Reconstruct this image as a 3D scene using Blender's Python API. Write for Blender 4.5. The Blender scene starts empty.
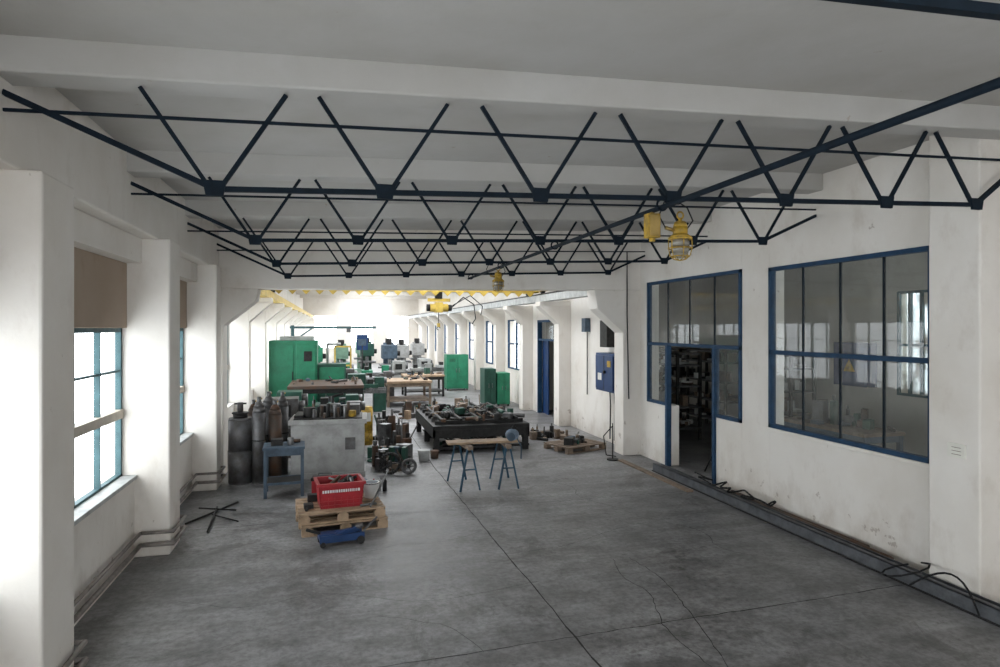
import bpy, bmesh, math, random
from mathutils import Vector, Matrix
random.seed(7)
S = bpy.context.scene
COL = S.collection

# ------------------------------------------------------------------ materials
_m = {}
def mat(name, col, rough=0.6, metal=0.0, var=0.25, scale=6.0, bump=0.0, col2=None, thr=None, spec=0.4, detail=6):
    if name in _m: return _m[name]
    m = bpy.data.materials.new(name); m.use_nodes = True
    nt = m.node_tree; N = nt.nodes; L = nt.links
    b = N['Principled BSDF']
    b.inputs['Roughness'].default_value = rough
    b.inputs['Metallic'].default_value = metal
    b.inputs['Specular IOR Level'].default_value = spec
    tc = N.new('ShaderNodeTexCoord')
    no = N.new('ShaderNodeTexNoise'); no.inputs['Scale'].default_value = scale
    no.inputs['Detail'].default_value = detail; no.inputs['Roughness'].default_value = 0.65
    L.new(tc.outputs['Object'], no.inputs['Vector'])
    cr = N.new('ShaderNodeValToRGB')
    c = Vector(col)
    c2 = Vector(col2) if col2 else c * (1 - var)
    lo, hi = thr if thr else (0.35, 0.62)
    cr.color_ramp.elements[0].position = lo; cr.color_ramp.elements[1].position = hi
    cr.color_ramp.elements[0].color = (*c2, 1); cr.color_ramp.elements[1].color = (*c, 1)
    L.new(no.outputs['Fac'], cr.inputs['Fac'])
    L.new(cr.outputs['Color'], b.inputs['Base Color'])
    if bump:
        bp = N.new('ShaderNodeBump'); bp.inputs['Strength'].default_value = bump
        bp.inputs['Distance'].default_value = 0.01
        n2 = N.new('ShaderNodeTexNoise'); n2.inputs['Scale'].default_value = scale * 8
        n2.inputs['Detail'].default_value = 4
        L.new(tc.outputs['Object'], n2.inputs['Vector'])
        L.new(n2.outputs['Fac'], bp.inputs['Height']); L.new(bp.outputs['Normal'], b.inputs['Normal'])
    _m[name] = m
    return m

def plaster(name, base, grime, stain=0.5, lo=0.57, hi=0.80, top=0.0, floor_add=0.17):
    m = bpy.data.materials.new(name); m.use_nodes = True
    nt = m.node_tree; N = nt.nodes; L = nt.links
    b = N['Principled BSDF']; b.inputs['Roughness'].default_value = 0.85
    b.inputs['Specular IOR Level'].default_value = 0.25
    g = N.new('ShaderNodeNewGeometry')
    n1 = N.new('ShaderNodeTexNoise'); n1.inputs['Scale'].default_value = 0.9; n1.inputs['Detail'].default_value = 8
    n1.inputs['Roughness'].default_value = 0.6
    L.new(g.outputs['Position'], n1.inputs['Vector'])
    r1 = N.new('ShaderNodeValToRGB'); r1.color_ramp.elements[0].position = 0.3; r1.color_ramp.elements[1].position = 0.62
    b0 = Vector(base)
    r1.color_ramp.elements[0].color = (b0[0]*.88, b0[1]*.86, b0[2]*.83, 1); r1.color_ramp.elements[1].color = (*b0, 1)
    L.new(n1.outputs['Fac'], r1.inputs['Fac'])
    mp = N.new('ShaderNodeMapping'); mp.inputs['Scale'].default_value = (1.8, 1.8, 1.1)
    L.new(g.outputs['Position'], mp.inputs['Vector'])
    n2 = N.new('ShaderNodeTexNoise'); n2.inputs['Scale'].default_value = 1.4; n2.inputs['Detail'].default_value = 10
    n2.inputs['Roughness'].default_value = 0.66
    L.new(mp.outputs['Vector'], n2.inputs['Vector'])
    sx = N.new('ShaderNodeSeparateXYZ'); L.new(g.outputs['Position'], sx.inputs['Vector'])
    mr = N.new('ShaderNodeMapRange'); mr.inputs['From Min'].default_value = 0.0; mr.inputs['From Max'].default_value = 0.8
    mr.inputs['To Min'].default_value = floor_add; mr.inputs['To Max'].default_value = 0.0
    L.new(sx.outputs['Z'], mr.inputs['Value'])
    mt = N.new('ShaderNodeMapRange'); mt.inputs['From Min'].default_value = 3.5; mt.inputs['From Max'].default_value = 4.6
    mt.inputs['To Min'].default_value = 0.0; mt.inputs['To Max'].default_value = top
    L.new(sx.outputs['Z'], mt.inputs['Value'])
    ad = N.new('ShaderNodeMath'); ad.operation = 'ADD'
    L.new(n2.outputs['Fac'], ad.inputs[0]); L.new(mr.outputs['Result'], ad.inputs[1])
    ad2 = N.new('ShaderNodeMath'); ad2.operation = 'ADD'
    L.new(ad.outputs[0], ad2.inputs[0]); L.new(mt.outputs['Result'], ad2.inputs[1])
    r2 = N.new('ShaderNodeValToRGB'); r2.color_ramp.elements[0].position = lo; r2.color_ramp.elements[1].position = hi
    r2.color_ramp.elements[0].color = (0, 0, 0, 1); r2.color_ramp.elements[1].color = (stain, stain, stain, 1)
    L.new(ad2.outputs[0], r2.inputs['Fac'])
    mx = N.new('ShaderNodeMixRGB'); L.new(r2.outputs['Color'], mx.inputs['Fac'])
    L.new(r1.outputs['Color'], mx.inputs['Color1']); mx.inputs['Color2'].default_value = (*grime, 1)
    n4 = N.new('ShaderNodeTexNoise'); n4.inputs['Scale'].default_value = 5.5; n4.inputs['Detail'].default_value = 9
    n4.inputs['Roughness'].default_value = 0.6
    L.new(g.outputs['Position'], n4.inputs['Vector'])
    ad3 = N.new('ShaderNodeMath'); ad3.operation = 'ADD'
    ml = N.new('ShaderNodeMath'); ml.operation = 'MULTIPLY'; ml.inputs[1].default_value = 0.45
    L.new(mr.outputs['Result'], ml.inputs[0]); L.new(n4.outputs['Fac'], ad3.inputs[0]); L.new(ml.outputs[0], ad3.inputs[1])
    r4 = N.new('ShaderNodeValToRGB'); r4.color_ramp.elements[0].position = 0.70; r4.color_ramp.elements[1].position = 0.72
    r4.color_ramp.elements[0].color = (0, 0, 0, 1); r4.color_ramp.elements[1].color = (.6, .6, .6, 1)
    L.new(ad3.outputs[0], r4.inputs['Fac'])
    mx2 = N.new('ShaderNodeMixRGB'); L.new(r4.outputs['Color'], mx2.inputs['Fac'])
    L.new(mx.outputs['Color'], mx2.inputs['Color1']); mx2.inputs['Color2'].default_value = (0.34, 0.28, 0.23, 1)
    L.new(mx2.outputs['Color'], b.inputs['Base Color'])
    bp = N.new('ShaderNodeBump'); bp.inputs['Strength'].default_value = 0.3; bp.inputs['Distance'].default_value = 0.01
    n3 = N.new('ShaderNodeTexNoise'); n3.inputs['Scale'].default_value = 10; n3.inputs['Detail'].default_value = 5
    L.new(g.outputs['Position'], n3.inputs['Vector'])
    L.new(n3.outputs['Fac'], bp.inputs['Height']); L.new(bp.outputs['Normal'], b.inputs['Normal'])
    return m

def glass_mat(name, tint=(0.96, 0.98, 0.98), dirt=0.05, base=0.03, mx_=0.6, dcol=(0.70, 0.64, 0.54)):
    m = bpy.data.materials.new(name); m.use_nodes = True
    nt = m.node_tree; N = nt.nodes; L = nt.links
    N.remove(N['Principled BSDF']); out = N['Material Output']
    t = N.new('ShaderNodeBsdfTransparent'); t.inputs['Color'].default_value = (*tint, 1)
    gl = N.new('ShaderNodeBsdfGlossy'); gl.inputs['Roughness'].default_value = 0.02
    lw = N.new('ShaderNodeLayerWeight'); lw.inputs['Blend'].default_value = 0.5
    pw = N.new('ShaderNodeMath'); pw.operation = 'POWER'; pw.inputs[1].default_value = 4.0
    L.new(lw.outputs['Facing'], pw.inputs[0])
    mr = N.new('ShaderNodeMapRange'); mr.inputs['To Min'].default_value = base; mr.inputs['To Max'].default_value = mx_
    L.new(pw.outputs[0], mr.inputs['Value'])
    mx = N.new('ShaderNodeMixShader'); L.new(mr.outputs['Result'], mx.inputs['Fac'])
    L.new(t.outputs[0], mx.inputs[1]); L.new(gl.outputs[0], mx.inputs[2])
    d = N.new('ShaderNodeBsdfDiffuse'); d.inputs['Color'].default_value = (*dcol, 1)
    n = N.new('ShaderNodeTexNoise'); n.inputs['Scale'].default_value = 2.0; n.inputs['Detail'].default_value = 6
    g = N.new('ShaderNodeNewGeometry'); L.new(g.outputs['Position'], n.inputs['Vector'])
    ml = N.new('ShaderNodeMath'); ml.operation = 'MULTIPLY'; ml.inputs[1].default_value = dirt * 2
    L.new(n.outputs['Fac'], ml.inputs[0])
    m2 = N.new('ShaderNodeMixShader'); L.new(ml.outputs[0], m2.inputs['Fac'])
    L.new(mx.outputs[0], m2.inputs[1]); L.new(d.outputs[0], m2.inputs[2])
    L.new(m2.outputs[0], out.inputs['Surface'])
    return m

WALL = plaster('plaster_white', (0.74, 0.705, 0.66), (0.42, 0.35, 0.28), stain=0.42, top=0.04, floor_add=.19)
WALLB = plaster('plaster_stained', (0.38, 0.30, 0.235), (0.20, 0.14, 0.095), stain=0.7)
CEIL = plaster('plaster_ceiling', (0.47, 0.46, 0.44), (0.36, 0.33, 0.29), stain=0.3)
CREAM = plaster('plaster_cream', (0.50, 0.475, 0.43), (0.36, 0.32, 0.26), stain=0.3)
GLASS = glass_mat('window_glass')
GLASSD = glass_mat('dusty_glass', (0.84, 0.88, 0.88), dirt=0.14, base=0.04, mx_=.35, dcol=(.55, .54, .50))
FROST = glass_mat('frosted_glass', (0.70, 0.78, 0.80), dirt=0.85)
NAVY = mat('navy_paint', (0.006, 0.013, 0.022), 0.7, 0.0, var=0.4, scale=9, spec=0.15)
BLUEF = mat('blue_frame_paint', (0.013, 0.05, 0.11), 0.6, 0.0, var=0.35, scale=8, spec=0.25)
TEALF = mat('teal_frame_paint', (0.06, 0.125, 0.14), 0.6, 0.0, var=0.35, scale=8, spec=0.3)
BEIGEF = mat('beige_frame', (0.52, 0.46, 0.38), 0.6, 0.0, var=0.2, scale=8)
STEEL = mat('worn_steel', (0.20, 0.20, 0.20), 0.42, 0.8, var=0.5, scale=7)
GALV = mat('channel_steel', (0.12, 0.125, 0.135), 0.5, 0.3, var=0.5, scale=5)
PIPE = mat('pipe_paint', (0.26, 0.23, 0.21), 0.5, 0.1, var=0.5, scale=5)
DARK = mat('dark_iron', (0.030, 0.029, 0.028), 0.55, 0.3, var=0.5, scale=9, spec=0.3)
BLACK = mat('black_rubber', (0.010, 0.010, 0.011), 0.6, 0, var=0.3, spec=0.3)
RUST = mat('rusty_steel', (0.085, 0.07, 0.06), 0.65, 0.3, col2=(0.11, 0.055, 0.03), scale=5)
GUN = mat('gunmetal_steel', (0.13, 0.13, 0.135), 0.5, 0.4, col2=(0.07, 0.062, 0.056), scale=5)
GREY = mat('grey_machine_paint', (0.37, 0.37, 0.36), 0.6, 0.0, col2=(0.25, 0.245, 0.235), scale=3, thr=(0.36, 0.6))
LGREY = mat('light_grey_paint', (0.45, 0.46, 0.45), 0.55, 0, var=0.35, scale=5)
GREEN = mat('green_machine_paint', (0.018, 0.19, 0.10), 0.45, 0.0, var=0.3, scale=3)
DGREEN = mat('dark_green_paint', (0.018, 0.08, 0.055), 0.5, 0.0, var=0.4, scale=4)
LGREEN = mat('pale_green_paint', (0.20, 0.34, 0.25), 0.45, 0.0, var=0.3, scale=4)
BLUE = mat('blue_paint', (0.012, 0.042, 0.13), 0.45, 0.0, var=0.3, scale=5, spec=0.3)
SBLUE = mat('steel_blue_paint', (0.07, 0.105, 0.145), 0.55, 0.1, var=0.4, scale=6)
TEAL = mat('teal_paint', (0.015, 0.065, 0.11), 0.5, 0.0, var=0.3, scale=6)
RED = mat('red_paint', (0.36, 0.018, 0.025), 0.5, 0.0, var=0.3, scale=5)
YEL = mat('yellow_paint', (0.50, 0.31, 0.025), 0.55, 0.0, col2=(0.20, 0.13, 0.03), scale=14)
YELB = mat('crane_yellow', (0.60, 0.42, 0.08), 0.5, 0.0, var=0.3, scale=5)
WOOD = mat('pine_wood', (0.40, 0.28, 0.18), 0.7, 0, var=0.4, scale=5, bump=0.3)
OWOOD = mat('old_wood', (0.23, 0.17, 0.125), 0.75, 0, var=0.45, scale=6, bump=0.3)
WHITE = mat('white_plastic', (0.70, 0.70, 0.68), 0.45, 0, var=0.12)
BRASS = mat('brass', (0.4, 0.28, 0.10), 0.4, 0.8, var=0.3)
GLOBE = mat('lamp_glass', (0.26, 0.24, 0.20), 0.06, 0.0, var=0.3, spec=0.8)
BAGM = mat('grey_blue_cloth', (0.20, 0.26, 0.34), 0.85, 0, var=0.4, scale=9, bump=0.5)
PAPER = mat('label_paper', (0.75, 0.73, 0.66), 0.7, 0, var=0.1)
SCREEN = mat('dark_joint', (0.04, 0.038, 0.036), 0.9, 0, var=0.3)
CRACK = mat('crack_shade', (0.08, 0.078, 0.076), 0.9, 0, var=0.3)

# ------------------------------------------------------------------ builder
class B:
    def __init__(s, name, loc=(0, 0, 0), rot=0.0, parent=None):
        s.name = name; s.bm = bmesh.new(); s.mats = []; s.loc = loc; s.rot = rot; s.parent = parent
    def mi(s, m):
        if m not in s.mats: s.mats.append(m)
        return s.mats.index(m)
    def _tag(s, faces, m, smooth=False):
        i = s.mi(m)
        for f in faces: f.material_index = i; f.smooth = smooth
    def box(s, x0, x1, y0, y1, z0, z1, m, rz=0, rx=0, ry=0):
        c = Vector(((x0+x1)/2, (y0+y1)/2, (z0+z1)/2))
        M = Matrix.Translation(c) @ Matrix.Rotation(rz, 4, 'Z') @ Matrix.Rotation(ry, 4, 'Y') @ Matrix.Rotation(rx, 4, 'X') @ Matrix.Diagonal((abs(x1-x0), abs(y1-y0), abs(z1-z0), 1))
        r = bmesh.ops.create_cube(s.bm, size=1, matrix=M)
        fs = {f for v in r['verts'] for f in v.link_faces}
        s._tag(fs, m); return s
    def cbox(s, c, d, m, rz=0, rx=0, ry=0):
        return s.box(c[0]-d[0]/2, c[0]+d[0]/2, c[1]-d[1]/2, c[1]+d[1]/2, c[2]-d[2]/2, c[2]+d[2]/2, m, rz, rx, ry)
    def pane(s, x, y0, y1, z0, z1, m):
        vs = [s.bm.verts.new(p) for p in ((x, y0, z0), (x, y1, z0), (x, y1, z1), (x, y0, z1))]
        s._tag([s.bm.faces.new(vs)], m); return s
    def cyl(s, p0, p1, r0, m, r1=None, seg=12, caps=True):
        p0 = Vector(p0); p1 = Vector(p1); d = p1-p0
        if d.length < 1e-6: return s
        M = Matrix.Translation((p0+p1)/2) @ d.to_track_quat('Z', 'Y').to_matrix().to_4x4()
        r = bmesh.ops.create_cone(s.bm, cap_ends=caps, segments=seg, radius1=r0, radius2=r0 if r1 is None else r1, depth=d.length, matrix=M)
        fs = {f for v in r['verts'] for f in v.link_faces}
        s._tag(fs, m)
        for f in fs:
            if len(f.verts) == 4: f.smooth = True
        return s
    def bar(s, p0, p1, w, h, m):
        p0 = Vector(p0); p1 = Vector(p1); d = p1-p0
        M = Matrix.Translation((p0+p1)/2) @ d.to_track_quat('Z', 'Y').to_matrix().to_4x4() @ Matrix.Diagonal((w, h, d.length, 1))
        r = bmesh.ops.create_cube(s.bm, size=1, matrix=M)
        s._tag({f for v in r['verts'] for f in v.link_faces}, m); return s
    def tube(s, pts, r, m, seg=8):
        for a, b in zip(pts[:-1], pts[1:]): s.cyl(a, b, r, m, seg=seg)
        for p in pts[1:-1]: s.ball(p, r, m, seg=seg)
        return s
    def ball(s, c, r, m, seg=14, sc=(1, 1, 1)):
        M = Matrix.Translation(c) @ Matrix.Diagonal((*sc, 1))
        q = bmesh.ops.create_uvsphere(s.bm, u_segments=seg, v_segments=max(6, seg//2), radius=r, matrix=M)
        s._tag({f for v in q['verts'] for f in v.link_faces}, m, True); return s
    def prism(s, pts, ext, m):
        ext = Vector(ext)
        a = [s.bm.verts.new(p) for p in pts]; b = [s.bm.verts.new(Vector(p)+ext) for p in pts]
        fs = [s.bm.faces.new(a), s.bm.faces.new(b[::-1])]
        n = len(pts)
        for i in range(n): fs.append(s.bm.faces.new((a[i], b[i], b[(i+1) % n], a[(i+1) % n])))
        s._tag(fs, m); return s
    def ring(s, c, R, r, m, axis='Z', seg=20, arc=1.0):
        pts = []
        for i in range(int(seg*arc)+1):
            t = 2*math.pi*i/seg
            a, b = R*math.cos(t), R*math.sin(t)
            o = {'Z': (a, b, 0), 'X': (0, a, b), 'Y': (a, 0, b)}[axis]
            pts.append(Vector(c)+Vector(o))
        for p, q in zip(pts[:-1], pts[1:]): s.cyl(p, q, r, m, seg=6)
        return s
    def lathe(s, prof, m, c=(0, 0, 0), seg=20):
        for (r0, z0), (r1, z1) in zip(prof[:-1], prof[1:]):
            if abs(z1-z0) < 1e-5: z1 += 1e-4
            s.cyl((c[0], c[1], c[2]+z0), (c[0], c[1], c[2]+z1), r0, m, r1=r1, seg=seg)
        return s
    def done(s, bevel=0.0):
        bmesh.ops.recalc_face_normals(s.bm, faces=s.bm.faces)
        me = bpy.data.meshes.new(s.name); s.bm.to_mesh(me); s.bm.free()
        for m in s.mats: me.materials.append(m)
        o = bpy.data.objects.new(s.name, me); COL.objects.link(o)
        o.location = s.loc; o.rotation_euler = (0, 0, s.rot)
        if s.parent is not None:
            o.parent = s.parent; o.matrix_parent_inverse = Matrix.Translation(-Vector(s.parent.location))
        if bevel:
            b = o.modifiers.new('bevel', 'BEVEL'); b.width = bevel; b.segments = 2; b.limit_method = 'ANGLE'; b.angle_limit = math.radians(50)
        return o

XL, XR = -2.28, 6.30
YB, YN, YF = -5.0, 12.45, 50.0
def zc(x): return 4.56 + 0.031*x
def zb(x): return 4.34 + 0.031*x

# ------------------------------------------------------------------ floor
def floor_material():
    m = bpy.data.materials.new('concrete_floor'); m.use_nodes = True
    nt = m.node_tree; N = nt.nodes; L = nt.links
    b = N['Principled BSDF']
    g = N.new('ShaderNodeNewGeometry')
    def noise(scale, det=8, rough=0.65, mapping=None, dist=0.0):
        n = N.new('ShaderNodeTexNoise'); n.inputs['Scale'].default_value = scale; n.inputs['Detail'].default_value = det
        n.inputs['Roughness'].default_value = rough; n.inputs['Distortion'].default_value = dist
        if mapping:
            mp = N.new('ShaderNodeMapping'); mp.inputs['Scale'].default_value = mapping
            L.new(g.outputs['Position'], mp.inputs['Vector']); L.new(mp.outputs['Vector'], n.inputs['Vector'])
        else: L.new(g.outputs['Position'], n.inputs['Vector'])
        return n
    def ramp(src, a, b_, ca, cb):
        r = N.new('ShaderNodeValToRGB'); r.color_ramp.elements[0].position = a; r.color_ramp.elements[1].position = b_
        r.color_ramp.elements[0].color = (*ca, 1); r.color_ramp.elements[1].color = (*cb, 1)
        L.new(src, r.inputs['Fac']); return r
    def mult(a, b_, f=1.0):
        x = N.new('ShaderNodeMixRGB'); x.blend_type = 'MULTIPLY'; x.inputs['Fac'].default_value = f
        L.new(a, x.inputs['Color1']); L.new(b_, x.inputs['Color2']); return x.outputs['Color']
    n1 = noise(0.45); n2 = noise(2.2, 10, 0.75); n3 = noise(16, 6, 0.7); n4 = noise(1.1, 8, 0.7, (0.35, 2.2, 1)); n5 = noise(0.8, 12, 0.8, None, .6)
    n6 = noise(5.5, 8, 0.75)
    base = ramp(n1.outputs['Fac'], 0.38, 0.62, (0.185, 0.184, 0.188), (0.275, 0.270, 0.272)).outputs['Color']
    base = mult(base, ramp(n2.outputs['Fac'], 0.38, 0.58, (0.58, 0.575, 0.57), (1.1, 1.1, 1.1)).outputs['Color'])
    base = mult(base, ramp(n3.outputs['Fac'], 0.32, 0.58, (0.64, 0.64, 0.64), (1.12, 1.12, 1.12)).outputs['Color'])
    base = mult(base, ramp(n4.outputs['Fac'], 0.4, 0.6, (0.74, 0.73, 0.72), (1.05, 1.05, 1.05)).outputs['Color'])
    base = mult(base, ramp(n5.outputs['Fac'], 0.40, 0.46, (0.64, 0.63, 0.62), (1.0, 1.0, 1.0)).outputs['Color'])
    base = mult(base, ramp(n6.outputs['Fac'], 0.30, 0.37, (0.45, 0.44, 0.43), (1.0, 1.0, 1.0)).outputs['Color'])
    L.new(base, b.inputs['Base Color'])
    rr = ramp(n2.outputs['Fac'], 0.3, 0.7, (0.38,)*3, (0.60,)*3)
    L.new(rr.outputs['Color'], b.inputs['Roughness'])
    bp = N.new('ShaderNodeBump'); bp.inputs['Strength'].default_value = 0.2; bp.inputs['Distance'].default_value = 0.01
    L.new(n3.outputs['Fac'], bp.inputs['Height']); L.new(bp.outputs['Normal'], b.inputs['Normal'])
    return m
FLOOR = floor_material()
f = B('floor'); f.box(-2.9, 11.2, YB-0.3, YF+0.3, -0.2, 0, FLOOR); f.done()
def strip(name, pts, w, m=SCREEN, z=0.002):
    b = B(name)
    for i, (p, q) in enumerate(zip(pts[:-1], pts[1:])):
        p = Vector((*p, 0)); q = Vector((*q, 0)); d = (q-p).normalized(); n = Vector((-d.y, d.x, 0))*w/2*random.uniform(.6, 1.3)
        e = d*w*0.3
        vs = [b.bm.verts.new(v+Vector((0, 0, z))) for v in (p+n-e, p-n-e, q-n+e, q+n+e)]
        b._tag([b.bm.faces.new(vs)], m)
    return b.done()
def wob(p, q, n, a):
    out = []
    for i in range(n+1):
        t = i/n
        out.append((p[0]+(q[0]-p[0])*t+random.uniform(-a, a)*(0 < i < n), p[1]+(q[1]-p[1])*t+random.uniform(-a, a)*(0 < i < n)))
    return out
strip('floor_joint', wob((2.27, -4.5), (1.86, 12.4), 90, 0.008), 0.015)
strip('floor_joint', wob((-1.9, 5.05), (5.8, 5.45), 60, 0.010), 0.010)
strip('floor_joint', wob((-1.9, 9.3), (5.8, 9.5), 60, 0.010), 0.008)
strip('floor_joint', wob((-1.9, 1.2), (5.8, 1.3), 30, 0.008), 0.012)
strip('floor_joint', wob((1.86, 12.4), (1.8, 30), 30, 0.008), 0.014)
def smooth(pts, n=6, a=.008):
    out = []
    P = [pts[0]]+pts+[pts[-1]]
    for i in range(1, len(P)-2):
        p0, p1, p2, p3 = [Vector(q) for q in P[i-1:i+3]]
        for k in range(n):
            t = k/n
            v = .5*((2*p1)+(-p0+p2)*t+(2*p0-5*p1+4*p2-p3)*t*t+(-p0+3*p1-3*p2+p3)*t**3)
            out.append((v.x+random.uniform(-a, a), v.y+random.uniform(-a, a)))
    out.append(pts[-1]); return out
strip('floor_crack', smooth([(3.15, 6.9), (3.02, 6.4), (3.1, 6.0), (3.0, 5.6), (2.88, 5.2), (2.9, 4.6), (2.9, 4.2)], a=.012), 0.008, CRACK)
strip('floor_crack', smooth([(3.35, 6.9), (3.40, 6.4), (3.36, 5.9), (3.25, 5.4), (3.12, 4.8), (3.0, 4.4)], a=.012), 0.008, CRACK)
strip('floor_crack', smooth([(0.3, 7.8), (.8, 8.05), (1.3, 8.0), (1.9, 8.3)], a=.015), 0.007, CRACK)
strip('floor_crack', smooth([(2.0, 7.4), (2.8, 7.5), (3.7, 7.95), (4.6, 8.2)], a=.015), 0.006, CRACK)
strip('floor_crack', smooth([(-1.5, 6.9), (-.8, 6.6), (-.1, 6.75), (.9, 6.3), (2.1, 6.5)], a=.015), 0.006, CRACK)
strip('floor_crack', smooth([(3.6, 10.8), (3.9, 10.2), (3.8, 9.6), (4.1, 8.9)], a=.015), 0.007, CRACK)
strip('floor_crack', smooth([(4.2, 8.4), (4.7, 7.6), (4.6, 6.9), (5.2, 6.2)], a=.015), 0.006, CRACK)
strip('floor_crack', smooth([(.4, 6.1), (1.0, 5.7), (1.2, 5.2)], a=.015), 0.006, CRACK)

# ------------------------------------------------------------------ ceilings
c = B('ceiling')
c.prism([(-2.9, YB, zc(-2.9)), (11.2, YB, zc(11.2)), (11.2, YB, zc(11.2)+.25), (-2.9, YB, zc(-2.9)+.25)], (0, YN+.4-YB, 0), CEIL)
c.done()
TY = [1.66, 4.7, 7.32, 9.92, 12.25]
for y in [-1.0, 1.68, 4.7, 7.32, 9.92]:
    b = B('ceiling_beam')
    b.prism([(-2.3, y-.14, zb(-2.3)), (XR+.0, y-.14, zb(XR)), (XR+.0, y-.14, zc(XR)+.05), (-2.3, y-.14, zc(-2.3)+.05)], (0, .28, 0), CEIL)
    b.done(0.015)
ZF = 5.15
cf = B('ceiling')
cf.box(-2.9, .6, YN+.4, YF+.3, ZF, ZF+.2, WALL); cf.box(4.2, 6.8, YN+.4, YF+.3, ZF, ZF+.2, WALL)
ys = YN+.4
sky = []
yy = 14.0
while yy < 47:
    cf.box(.6, 4.2, ys, yy, ZF, ZF+.2, WALL); sky.append((yy, yy+3.3)); ys = yy+3.3; yy += 4.6
cf.box(.6, 4.2, ys, YF+.3, ZF, ZF+.2, WALL)
cf.done()
for i, (a, b_) in enumerate(sky):
    w = B('window_rooflight')
    for k in range(5): w.box(.6+k*.9-.02, .6+k*.9+.02, a, b_, ZF+.02, ZF+.07, LGREY)
    w.box(.6, 4.2, a, a+.05, ZF+.02, ZF+.07, LGREY); w.box(.6, 4.2, b_-.05, b_, ZF+.02, ZF+.07, LGREY)
    w.done()
yb = 17.95
while yb < 49:
    b = B('ceiling_beam'); b.box(-2.3, XR, yb-.12, yb+.12, 4.75, ZF, WALL); b.done(0.01); yb += 4.6

# ------------------------------------------------------------------ left wall
cols = [(-1.9, -1.35), (1.5, 2.06), (4.92, 5.48), (8.35, 8.87), (11.48, 11.86)]
far_cols = [16.0+3.6*i for i in range(9)]
lw = B('wall_left')
lw.box(-2.6, XL, YB, YF, 0, .95, WALL)
lw.box(-2.6, -2.36, YB, YN+.4, 2.7, 3.46, WALLB)
lw.box(-2.6, -2.2, YB, YN+.4, 3.46, 3.75, WALL)
lw.box(-2.6, -2.3, YN+.4, YF, 2.9, ZF, WALL)
lw.done(0.008)
b = B('beam_longitudinal'); b.box(-2.6, -2.03, YB, YN+.02, 3.75, zc(-2.2)+.02, WALL); b.done(0.02)
b = B('trim_sill')
b.box(-2.42, -2.25, YB, YN+.1, .93, .975, LGREY); b.done(0.005)
for (a, b_) in cols:
    p = B('column'); p.box(-2.6, -1.9, a, b_, 0, 3.76, WALL); p.done(0.02)
for y in far_cols:
    p = B('column'); p.box(-2.6, -1.95, y, y+.4, 0, 3.3, WALL)
    p.prism([(-1.95, y, 3.3), (-1.95, y, 2.85), (-1.45, y, 3.3)], (0, .4, 0), WALL)
    p.box(-2.6, -1.45, y, y+.4, 3.3, 3.42, WALL)
    p.done(0.01)
segs = []
prev = YB
for a, b_ in cols: segs.append((prev, a)); prev = b_
segs.append((prev, YN))
wi = 1
def left_window(y0, y1, z0, z1, idx, xw=-2.44, panes=4, frame=TEALF):
    w = B('window_%d' % idx)
    h = z1-z0; zm = z0+h*.43
    w.box(xw-.03, xw+.03, y0, y0+.05, z0, z1, frame); w.box(xw-.03, xw+.03, y1-.05, y1, z0, z1, frame)
    w.box(xw-.03, xw+.03, y0, y1, z0, z0+.05, frame); w.box(xw-.03, xw+.03, y0, y1, z1-.05, z1, frame)
    w.box(xw-.05, xw+.05, y0, y1, zm-.05, zm+.05, BEIGEF)
    for k in range(1, panes):
        yk = y0+(y1-y0)*k/panes
        wd = .03 if k == panes//2 else .014
        w.box(xw-.03, xw+.03, yk-wd, yk+wd, z0, z1, frame)
    w.box(xw-.02, xw+.02, y0, y1, zm+(z1-zm)*.5-.012, zm+(z1-zm)*.5+.012, frame)
    w.pane(xw, y0+.04, y1-.04, z0+.04, z1-.04, GLASS)
    w.done()
portals = []
for (a, b_) in segs:
    left_window(a, b_, .95, 2.7, wi); wi += 1
    portals.append(((-2.66, (a+b_)/2, 1.82), (b_-a, 1.75), 'L'))
prev = YN+.5
for y in far_cols+[YF]:
    left_window(prev, y, .95, 2.9, wi, panes=5); wi += 1
    portals.append(((-2.66, (prev+y)/2, 1.92), (y-prev, 1.95), 'L'))
    prev = y+.4

pp = B('heating_pipes')
for z, r in ((.16, .026), (.30, .020)):
    pts = [(-2.2, -4.6, z)]
    for (a, b_) in cols:
        pts += [(-2.2, a-.07, z), (-1.85, a-.07, z), (-1.85, b_+.05, z), (-2.2, b_+.05, z)]
    pts += [(-2.2, YN-.1, z)]
    pp.tube(pts, r, PIPE, seg=8)
pp.done()

# ------------------------------------------------------------------ right wall
rw = B('wall_right')
T = .25
def rbox(y0, y1, z0, z1, m=WALL): rw.box(XR, XR+T, y0, y1, z0, z1, m)
ZT = 4.95
rbox(YB, 5.55, 0, ZT)
rbox(5.55, 8.26, 0, 1.22); rbox(5.55, 8.26, 3.6, ZT)
rbox(8.26, 8.94, 0, ZT)
rbox(8.94, 9.69, 0, 1.2); rbox(8.94, 12.11, 3.64, ZT)
rbox(11.3, 12.11, 0, 1.18)
rbox(12.11, 17.4, 0, ZT+.2)
rbox(17.4, 19.5, 2.95, ZT+.2)
prev = 19.5
far_w = [(21.0, 23.2), (24.6, 26.8), (28.2, 30.4), (31.8, 34), (35.4, 37.6), (39, 41.2), (42.6, 44.8)]
for a, b_ in far_w:
    rbox(prev, a, 0, ZT+.2); rbox(a, b_, 0, 1.2); rbox(a, b_, 3.0, ZT+.2); prev = b_
rbox(prev, YF, 0, ZT+.2)
rw.done(0.006)
for a, b_ in ((4.84, 5.40), (.9, 1.5), (-3, -2.4)):
    p = B('column'); p.box(6.05, XR+.02, a, b_, 0, zc(6.1)+.02, WALL); p.done(0.02)
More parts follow.
